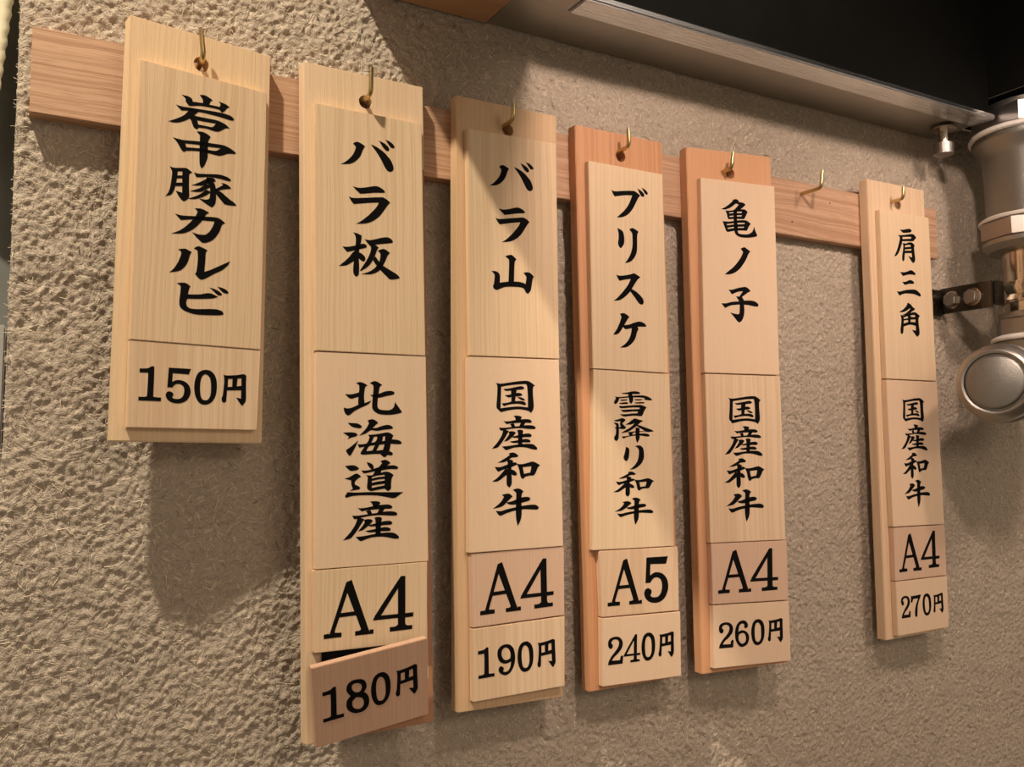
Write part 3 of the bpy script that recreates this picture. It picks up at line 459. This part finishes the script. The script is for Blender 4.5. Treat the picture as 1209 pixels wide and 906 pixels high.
"ケ":[[[[205,963],[297,1000],[397,972],[488,904],[429,821],[344,677],[260,533],[193,432],[110,369],[0,353],[111,521],[195,705],[254,887]]],[[[286,648],[461,679],[630,750],[765,794],[868,786],[953,745],[1000,692],[969,660],[730,637],[544,581],[376,538],[310,586]]],[[[544,621],[730,637],[760,566],[712,473],[659,291],[557,146],[439,49],[339,10],[198,0],[340,106],[458,243],[526,410],[552,557]]]],
"雪":[[[[191,912],[328,939],[489,1000],[606,1000],[673,965],[680,926],[636,897],[459,888],[299,872],[234,878]]],[[[365,899],[474,907],[496,711],[488,601],[444,507],[401,552],[389,704],[372,812]]],[[[26,765],[155,753],[372,801],[665,855],[813,848],[933,786],[1000,706],[962,673],[783,683],[806,744],[665,767],[401,744],[140,698],[112,576],[54,475],[19,473],[0,547],[40,658],[51,719]]],[[[162,649],[343,675],[357,641],[256,608],[183,607]]],[[[137,517],[313,564],[371,533],[342,494],[169,476]]],[[[532,696],[739,711],[746,680],[665,653],[562,650]]],[[[539,565],[694,593],[791,595],[790,544],[576,524]]],[[[133,405],[227,406],[400,439],[664,477],[753,461],[850,394],[797,270],[745,91],[700,40],[487,45],[255,0],[157,92],[284,93],[488,136],[605,149],[627,216],[488,213],[255,173],[176,256],[400,286],[642,316],[664,372],[488,365],[183,317]]]],
"降":[[[[10,893],[102,936],[197,993],[266,974],[296,919],[252,837],[211,790],[252,712],[307,624],[279,566],[224,548],[129,571],[129,616],[177,652],[156,753],[170,867],[61,850]]],[[[0,802],[88,795],[122,763],[132,616],[131,322],[115,141],[67,60],[27,116],[17,205],[54,342],[64,545],[27,600],[64,624],[64,703]]],[[[290,732],[390,844],[459,939],[529,1000],[598,969],[710,929],[732,896],[668,847],[612,764],[542,657],[445,539],[334,432],[176,385],[293,510],[431,652],[514,805],[417,743]]],[[[542,737],[640,726],[780,645],[922,570],[1000,497],[922,466],[808,466],[696,572],[598,660]]],[[[348,432],[472,460],[584,487],[808,485],[752,464],[584,441],[472,414],[375,388]]],[[[200,257],[306,272],[472,334],[639,386],[794,397],[872,360],[893,315],[857,268],[695,297],[583,304],[417,269],[306,219],[251,172],[221,201]]],[[[375,433],[472,437],[465,334],[417,298],[375,331]]],[[[542,634],[640,616],[642,318],[639,180],[583,0],[552,132],[539,337]]]],
"り":[[[[123,931],[231,887],[280,778],[258,527],[203,391],[121,345],[40,401],[0,492],[54,663],[95,822]]],[[[559,952],[697,1000],[863,968],[959,865],[1000,647],[985,463],[888,279],[694,118],[502,27],[284,0],[475,130],[640,301],[723,507],[746,760],[697,885]]]],
"2":[[[[551,1000],[761,963],[925,852],[973,709],[904,561],[673,398],[396,264],[259,147],[791,138],[837,261],[930,301],[1000,251],[965,0],[8,1],[53,136],[257,324],[533,508],[671,626],[725,749],[669,854],[506,901],[321,887],[206,805],[323,697],[278,599],[163,574],[47,639],[0,767],[67,914],[297,989]]]],
"亀":[[[[342,965],[427,1000],[497,983],[518,933],[637,925],[702,880],[648,822],[566,753],[468,676],[357,664],[138,655],[248,674],[375,718],[491,841],[507,858],[429,879],[315,785],[203,721],[108,688],[0,691],[111,747],[239,843],[337,935]]],[[[123,665],[295,679],[502,731],[661,753],[754,695],[711,613],[650,503],[586,489],[396,473],[207,442],[178,498],[159,598]],[[227,623],[349,651],[347,622],[232,599]],[[436,670],[587,686],[585,647],[442,629]],[[234,533],[349,557],[348,527],[241,507]],[[440,572],[583,592],[576,557],[438,540]]],[[[36,377],[236,389],[458,441],[664,467],[759,440],[828,387],[769,307],[708,190],[541,181],[351,155],[177,109],[124,140],[90,239]],[[147,311],[344,353],[350,324],[157,283]],[[447,375],[661,400],[644,361],[453,337]],[[166,215],[340,260],[354,233],[177,186]],[[450,268],[633,293],[624,263],[457,243]]],[[[358,679],[452,689],[442,452],[446,172],[474,101],[568,87],[728,103],[825,149],[884,214],[926,323],[949,221],[1000,106],[966,61],[820,22],[628,0],[486,13],[394,63],[359,148],[351,339],[348,515]]]],
"ノ":[[[[628,930],[763,1000],[856,959],[1000,864],[922,779],[818,566],[661,339],[507,172],[336,63],[190,14],[0,0],[153,127],[346,286],[521,484],[655,679],[720,821],[674,885]]]],
"子":[[[[204,899],[296,898],[448,955],[631,1000],[691,993],[758,947],[797,891],[715,842],[559,714],[608,619],[798,631],[904,611],[979,561],[1000,512],[968,469],[853,475],[732,498],[603,498],[607,335],[583,178],[525,50],[456,0],[398,43],[313,163],[224,266],[331,241],[435,228],[474,280],[490,499],[280,467],[174,425],[98,377],[49,440],[0,506],[133,515],[283,563],[479,588],[394,726],[484,720],[588,876],[474,856],[367,809],[291,768],[249,832]]]],
"6":[[[[533,1000],[785,964],[934,839],[907,734],[780,692],[655,731],[682,822],[557,880],[380,848],[278,734],[251,577],[477,633],[778,581],[978,440],[1000,254],[845,77],[517,0],[268,64],[71,244],[0,483],[54,743],[256,932]],[[526,526],[701,479],[784,317],[721,175],[519,118],[320,206],[248,367],[299,483]]]],
"肩":[[[[299,932],[464,947],[678,1000],[778,987],[813,953],[754,903],[623,876],[439,853],[369,885]]],[[[207,768],[343,773],[564,814],[825,864],[916,841],[1000,775],[924,699],[827,645],[661,633],[376,596],[353,526],[278,372],[197,241],[101,152],[0,114],[70,216],[171,385],[247,564],[282,678],[249,730]],[[390,721],[559,746],[790,771],[763,718],[555,687],[399,666]]],[[[363,542],[545,553],[658,596],[769,608],[860,580],[912,536],[884,459],[894,286],[910,127],[877,49],[814,0],[764,26],[696,94],[607,190],[774,163],[765,292],[470,262],[447,143],[428,56],[380,8],[337,47],[346,170],[393,334],[413,484]],[[504,487],[634,519],[727,529],[741,469],[649,465],[479,435]],[[474,367],[756,414],[756,369],[471,332]]]],
"三":[[[[176,885],[305,880],[464,925],[616,1000],[712,975],[797,915],[815,862],[775,834],[634,836],[457,805],[298,744],[240,795]]],[[[234,519],[374,538],[490,598],[570,625],[657,616],[725,569],[744,532],[703,496],[545,482],[359,424],[300,460]]],[[[0,150],[129,155],[339,224],[568,271],[745,290],[866,247],[968,164],[1000,96],[962,53],[874,68],[735,112],[560,119],[350,101],[227,65],[121,0],[64,56]]]],
"角":[[[[406,965],[458,1000],[604,941],[660,888],[758,850],[764,806],[629,748],[524,679],[380,632],[141,606],[62,607],[222,635],[386,708],[533,804],[536,842],[390,764],[247,712],[127,692],[0,699],[152,755],[297,839],[413,934]]],[[[61,601],[220,604],[462,662],[627,716],[769,734],[887,694],[1000,632],[939,584],[912,488],[928,313],[944,125],[897,47],[829,0],[765,34],[680,112],[577,200],[767,185],[773,323],[598,345],[437,336],[195,273],[162,98],[95,45],[42,79],[41,191],[81,342],[104,516]],[[205,541],[397,596],[425,560],[413,535],[231,499]],[[550,630],[742,648],[778,594],[575,572]],[[218,455],[418,479],[424,423],[202,367]],[[540,498],[772,518],[766,436],[534,429]]]],
"7":[[[[52,995],[262,977],[1000,1000],[941,887],[754,676],[634,416],[577,64],[476,0],[363,57],[359,258],[480,539],[722,835],[248,833],[140,684],[0,694]]]]},"hooks":[[[82.79,-29.79,204.9],[81.45,-29.79,219.54]],[[174.23,-29.79,203.96],[174.44,-29.79,219.21]],[[267.16,-29.79,206.05],[267.32,-29.79,216.63]],[[355.68,-29.79,204.24],[355.04,-29.79,216.16]],[[446.82,-29.79,203.7],[448.13,-29.79,215.08]],[[537.9,-29.79,202.73],[539.6,-29.79,216.3]],[[633.68,-29.79,207.62],[633.94,-29.79,217.83]]]}
rx0, rx1, rz0, rz1 = .00523, .70441, .16868, .21254
rail = bm_obj('hanging_rail', box_bm(rx0, rx1, -.00929, .0004, rz0 + Z0, rz1 + Z0, .0004), M_oak)
tag(rail, 'long flat oak rail screwed along the rough straw wall, carrying brass hooks', 'rail')
mm = .001
for k, (B, T) in enumerate(D['hooks']):
    B = Vector(B) * mm; T = Vector(T) * mm
    e = Vector((B.x, -.0068, B.z + .0003)); bend = 0.0035
    pts = [e, Vector((B.x, -.018, B.z))]
    for j in range(7):
        t = j / 6 * math.pi / 2
        pts.append(Vector((B.x + (T.x - B.x) * .1 * j / 6, B.y + bend - bend * math.sin(t), B.z + bend - bend * math.cos(t))))
    pts.append(T)
    for p in pts: p.z += Z0
    bm = bmesh.new(); tube(bm, pts, .00138, 14, [1.0] * (len(pts) - 1) + [.86])
    h = bm_obj('hook', bm, M_brass, rail, True, 60)
    if k == 5: h['label'] = 'bare brass hook with nothing on it'
for x, z in ((.5275, .1795), (.5705, .2000)):
    bm = bmesh.new(); lathe(bm, [(.0006, 0), (.0006, .0002), (0, .0003)], (x, -.00925, z + Z0), (0, -1, 0), 10); bm_obj('nail', bm, M_dark, rail)

# ------------------------------------------------------------------ the menu boards
LAB = ['shortest board, two plaques, price plaque reading 150, nearest the left end of the rail',
       'long board whose lowest plaque has come loose and tips outward, priced 180',
       'long pale board priced 190 hanging between the loose-plaque board and a reddish board',
       'reddish cedar-backed menu board graded A5 and priced 240',
       'reddish cedar-backed menu board graded A4 and priced 260, left of the bare hook',
       'pale menu board priced 270 hanging alone near the steel pipe, right of the bare hook']
PM = [[1, 3], [1, 2, 1, 6], [1, 2, 4, 3], [0, 0, 5, 2], [2, 3, 4, 2], [0, 2, 4, 2]]
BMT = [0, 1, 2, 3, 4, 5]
for i, S in enumerate(D['signs']):
    root = bpy.data.objects.new('menu_board', None); C.objects.link(root); root.empty_display_size = .01
    Rm = Matrix(S['R']).to_4x4(); Rm.translation = Vector(S['O']) * mm + Vector((0, 0, Z0)); root.matrix_world = Rm
    tag(root, LAB[i], 'menu board', 'wooden menu boards on the rail')
    bm = bmesh.new(); hx, hy = S['hole'][0] * mm, S['hole'][1] * mm
    prism(bm, [[Vector((x * mm, y * mm)) for x, y in reversed(S['board'])], circle(hx, hy, .0040, 32)], -.00826, 0)
    bmesh.ops.remove_doubles(bm, verts=bm.verts, dist=1e-6); bmesh.ops.recalc_face_normals(bm, faces=bm.faces)
    es = [e for e in bm.edges if len(e.link_faces) == 2 and e.calc_face_angle(0) > 1.0 and (e.verts[0].co.xy - Vector((hx, hy))).length > .006]
    bmesh.ops.bevel(bm, geom=es, offset=.00045, segments=2, affect='EDGES')
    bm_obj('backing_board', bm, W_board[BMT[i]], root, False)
    for j, P_ in enumerate(S['pl']):
        th = P_['th'] * mm; bm = bmesh.new()
        prism(bm, [[Vector((x * mm, y * mm)) for x, y in reversed(P_['quad'])]], -th + .00006, 0)
        bmesh.ops.remove_doubles(bm, verts=bm.verts, dist=1e-6); bmesh.ops.recalc_face_normals(bm, faces=bm.faces)
        es = [e for e in bm.edges if len(e.link_faces) == 2 and e.calc_face_angle(0) > 1.0]
        bmesh.ops.bevel(bm, geom=es, offset=.0003, segments=2, affect='EDGES')
        pl = bm_obj('plaque', bm, W_cy[PM[i][j]], root)
        Mp = Matrix(P_['m']).to_4x4(); Mp.translation = Vector(P_['o']) * mm; pl.matrix_local = Mp
        if i == 1 and j == 3: pl['label'] = 'loose price plaque tipping forward off its board'
        bm = bmesh.new()
        for ch, ax0, ay0, ax1, ay1 in P_['text']:
            for sh in D['glyphs'][ch]:
                lps = [smooth_loop([Vector(((ax0 + (ax1 - ax0) * x / 1000) * mm, (ay0 + (ay1 - ay0) * y / 1000) * mm)) for x, y in lp]) for lp in sh]
                prism(bm, lps, .00001, .00011)
        lt = bm_obj('lettering', bm, M_ink, pl)
    if i == 1:
        bm = box_bm(.0085, .060, -.368 + .008, -.3215, .00002, .0030, .0003); bm_obj('foam_pad', bm, M_pad, root)

# ------------------------------------------------------------------ wooden cabinet overhead
cab = empty('wall_cabinet', (.19, -.2, .279 + Z0)); tag(cab, 'brown wooden wall cabinet overhead left of the steel hood, seen from below', 'cabinet')
def part(name, bm, m, par, smooth=False):
    o = bm_obj(name, bm, m, par, smooth); o.matrix_parent_inverse = par.matrix_world.inverted() if False else Matrix.Translation(-par.location); return o
part('bottom_panel', box_bm(.1765, .2625, -.300, -.0022, .2785 + Z0, .2935 + Z0, .0006), M_cab, cab)
part('side_panel', box_bm(.2475, .2625, -.300, -.0022, .2936 + Z0, .62 + Z0, .0006), M_cab, cab)
part('side_panel', box_bm(.1765, .1915, -.300, -.0022, .2936 + Z0, .62 + Z0, .0006), M_cab, cab)
part('door', box_bm(.1765, .2625, -.318, -.3005, .2700 + Z0, .62 + Z0, .0008), M_cab, cab)
part('top_panel', box_bm(.1765, .2625, -.300, -.0022, .6201 + Z0, .635 + Z0, .0006), M_cab, cab)

# ------------------------------------------------------------------ stainless hood
hood = empty('extractor_hood', (.5, -.2, .28 + Z0)); tag(hood, 'stainless steel extractor hood overhead with dark hollow inside', 'hood')
hz = .2795 + Z0
part('back_ledge', box_bm(.2632, .7134, -.0405, -.0022, hz, hz + .0015), M_hood, hood)
part('left_margin', box_bm(.2632, .3005, -.62, -.0406, hz, hz + .0015), M_hood, hood)
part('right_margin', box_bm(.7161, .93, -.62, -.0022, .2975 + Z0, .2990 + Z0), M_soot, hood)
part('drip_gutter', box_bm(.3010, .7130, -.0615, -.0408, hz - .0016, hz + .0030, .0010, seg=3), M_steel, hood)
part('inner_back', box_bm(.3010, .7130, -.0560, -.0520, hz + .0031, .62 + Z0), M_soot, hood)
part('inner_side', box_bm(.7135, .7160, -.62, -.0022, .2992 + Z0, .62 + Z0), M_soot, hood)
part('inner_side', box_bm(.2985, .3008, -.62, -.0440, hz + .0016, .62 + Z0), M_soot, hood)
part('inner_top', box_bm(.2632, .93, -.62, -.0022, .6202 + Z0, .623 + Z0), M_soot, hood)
part('outer_side', box_bm(.2632, .2650, -.62, -.0022, hz + .0016, .62 + Z0), M_hood, hood)
# bolt with knurled head hanging under the ledge
sc = bmesh.new(); lathe(sc, [(.0105, 0), (.0105, .0012), (0, .0012)], (.693, -.027, hz - .0032), n=28)
part('washer', sc, M_polish, hood, True)
sc = bmesh.new(); lathe(sc, [(.0042, 0), (.0042, .0125)], (.693, -.027, hz - .0155), n=24); part('bolt_shank', sc, M_polish, hood, True)
sc = bmesh.new(); hexprism(sc, .0080, 0, .0098, (.693, -.027, hz - .0250), n=28, ch=.0006)
part('bolt_head', sc, M_nut, hood)

# ------------------------------------------------------------------ steel drain pipe on the right
PX, PY = .757, -.065
pipe = empty('steel_pipe', (PX, PY, .05 + Z0)); tag(pipe, 'stainless steel pipe with hex unions, white gaskets and round end plug', 'pipe')
o3 = (PX, PY, Z0)
def lp_(name, prof, m, n=64):
    bm = bmesh.new(); lathe(bm, prof, o3, n=n); return part(name, bm, m, pipe, True)
lp_('collar', [(.0400, .2765), (.0411, .2780), (.0411, .2935), (.038, .2950)], M_cast)
bm = bmesh.new(); hexprism(bm, .0475, .2592 + .0125, .2890, o3, turn=.35, ch=.0016); part('hex_union', bm, M_nut, pipe)
lp_('gasket', [(.0470, .2672), (.0484, .2684), (.0484, .2702), (.0478, .2716), (.045, .2718)], M_gask)
# tee: flanged body with a side branch
bm = bmesh.new()
lathe(bm, [(.0390, .1985), (.0372, .2000), (.0370, .2070), (.0376, .2300), (.0388, .2500), (.0400, .2560), (.0455, .2615), (.0462, .2640), (.0462, .2668), (.040, .2670)], o3, n=64)
ax = Vector((-.12, -.99, 0))
lathe(bm, [(.0310, .012), (.0300, .030), (.0300, .075), (.034, .077), (.034, .086)], (PX, PY, .2330 + Z0), ax, n=48)
part('tee_body', bm, M_cast, pipe, True)
bm = bmesh.new()
dv = Vector((-.80, -.60, 0)); tv = Vector((.60, -.80, 0))
cc = Vector((PX, PY, .2290 + Z0)); pts = []
for k in range(25):
    t = 2 * math.pi * k / 24; a = .0034 * math.cos(t) * (1 if abs(math.cos(t)) < .8 else 1); b_ = .0085 * math.copysign(abs(math.sin(t)) ** .6, math.sin(t))
    ang = math.atan2(dv.y, dv.x) + a / .0377
    pts.append(Vector((PX + math.cos(ang) * .0378, PY + math.sin(ang) * .0378, .2290 + Z0 + b_)))
tube(bm, pts, .00035, 6); part('cast_mark', bm, M_cast, pipe, True)
lp_('gasket', [(.038, .1948), (.0425, .1950), (.0432, .1960), (.0432, .1975), (.0420, .1984), (.038, .1985)], M_gask)
bm = bmesh.new(); hexprism(bm, .0438, .1790, .1947, o3, turn=.12, ch=.0014, n=8); part('hex_union', bm, M_nut, pipe)
lp_('lower_flange', [(.034, .1702), (.0360, .1702), (.0395, .1740), (.0408, .1752), (.0408, .1788), (.034, .1789)], M_nut)
lp_('pipe_tube', [(.0268, .1175), (.0268, .1701)], M_polish)
lp_('collar_ring', [(.0250, .1120), (.0305, .1122), (.0310, .1132), (.0310, .1168), (.0300, .1174), (.0250, .1174)], M_nut)
bm = bmesh.new(); hexprism(bm, .0338, .0985, .1119, o3, turn=.3, ch=.0012, n=8); part('hex_union', bm, M_nut, pipe)
lp_('gasket', [(.033, .0930), (.0372, .0932), (.0380, .0942), (.0380, .0955), (.0370, .0965), (.033, .0984)], M_gask)
# elbow and round plug that faces into the shop
pa = Vector((-.945, -.327, 0)).normalized(); pc = Vector((.6535, -.088, .0535 + Z0))
bm = bmesh.new(); L0 = (Vector((PX, PY, 0)) - Vector((pc.x, pc.y, 0))).dot(-pa)
lathe(bm, [(.0255, -L0 - .030), (.0270, -L0 + .01), (.0275, -.034), (.0290, -.030)], pc, pa, n=64)
lathe(bm, [(.0275, .050), (.0290, .054), (.0335, .062), (.0350, .075), (.0350, .0925), (.031, .0929)], (PX, PY, Z0), n=64)
lathe(bm, [(0, .0262), (.014, .0275), (.023, .034), (.0270, .045), (.0275, .0149 + .04)], (PX, PY, Z0), n=64)
part('elbow_body', bm, M_cast, pipe, True)
bm = bmesh.new(); lathe(bm, [(.027, -.0295), (.0300, -.0290), (.0310, -.0270), (.0310, -.0200), (.0292, -.0185), (.0286, -.0170), (.0296, -.0155), (.0296, -.0080), (.0285, -.0060), (.0262, -.0020), (.0250, -.0004), (.0238, .0000), (.0222, -.0006), (.0214, -.0026), (.0190, -.0027)], pc, pa, n=72)
part('plug_rim', bm, M_nut, pipe, True)
bm = bmesh.new(); lathe(bm, [(.0204, -.0026), (.0206, -.0010), (.0200, .0002), (.0186, .0010), (.0, .0012)], pc, pa, n=72)
part('plug_disc', bm, M_cast, pipe, True)
side = pa.cross(Vector((0, 0, 1))).normalized()
bm = bmesh.new()
for k, (dx, dz, h_) in enumerate(((-.0032, -.0006, .0016), (-.0022, -.0003, .0016), (-.0008, 0, .0019), (.0004, .0002, .0012), (.0016, .0006, .0016), (.0028, .0010, .0008))):
    b0 = pc + pa * .00125 + side * -dx + Vector((0, 0, dz)); tube(bm, [b0 + Vector((0, 0, -h_ / 2)) , b0 + Vector((0, 0, h_ / 2)) - side * .0004], .00016, 5)
part('embossed_mark', bm, M_polish, pipe)
# pipe clamp: strap off the wall and band round the tube
cl = empty('pipe_clamp', (.716, -.002, .132 + Z0)); tag(cl, 'blackened steel pipe clamp with two bolts reaching from wall to pipe', 'clamp')
bm = bmesh.new(); ring_lathe(bm, [(.0273, .1255), (.0295, .1257), (.0305, .1275), (.0285, .1320), (.0305, .1375), (.0295, .1430), (.0273, .1432)], o3); part('band', bm, M_polish, cl, True)
part('wall_foot', box_bm(.6985, .7145, -.0046, -.0018, .1195 + Z0, .1425 + Z0, .0006), M_black, cl)
part('strap', box_bm(.7146, .7172, -.0500, -.0022, .1215 + Z0, .1440 + Z0, .0005), M_black, cl)
part('strap_arm', box_bm(.7173, .7300, -.0520, -.0490, .1235 + Z0, .1440 + Z0, .0008), M_black, cl)
for yy in (-.0145, -.0335):
    bm = bmesh.new(); lathe(bm, [(.0078, 0), (.0078, .0009), (.0070, .0010), (0, .0010)], (.7145, yy, .1325 + Z0), (-1, 0, 0), 28); w_ = part('bolt', bm, M_polish, cl, True)
    bm = bmesh.new(); hexprism(bm, .0060, .0011, .0056, (.7145, yy, .1325 + Z0), (-1, 0, 0), ch=.0005, turn=.4); hn = part('hex_head', bm, M_nut, cl)

# ------------------------------------------------------------------ shop floor and ceiling out of view
fl = bm_obj('floor', box_bm(-1.2, 2.4, -3.2, .09, -.05, 0), plain('brown_floor', (.12, .085, .06), .6)); tag(fl, kind='structure')
ce = bm_obj('ceiling', box_bm(-1.2, 2.4, -3.2, .09, 2.75, 2.8), plain('ceiling_paint', (.45, .36, .27), .8)); tag(ce, kind='structure')
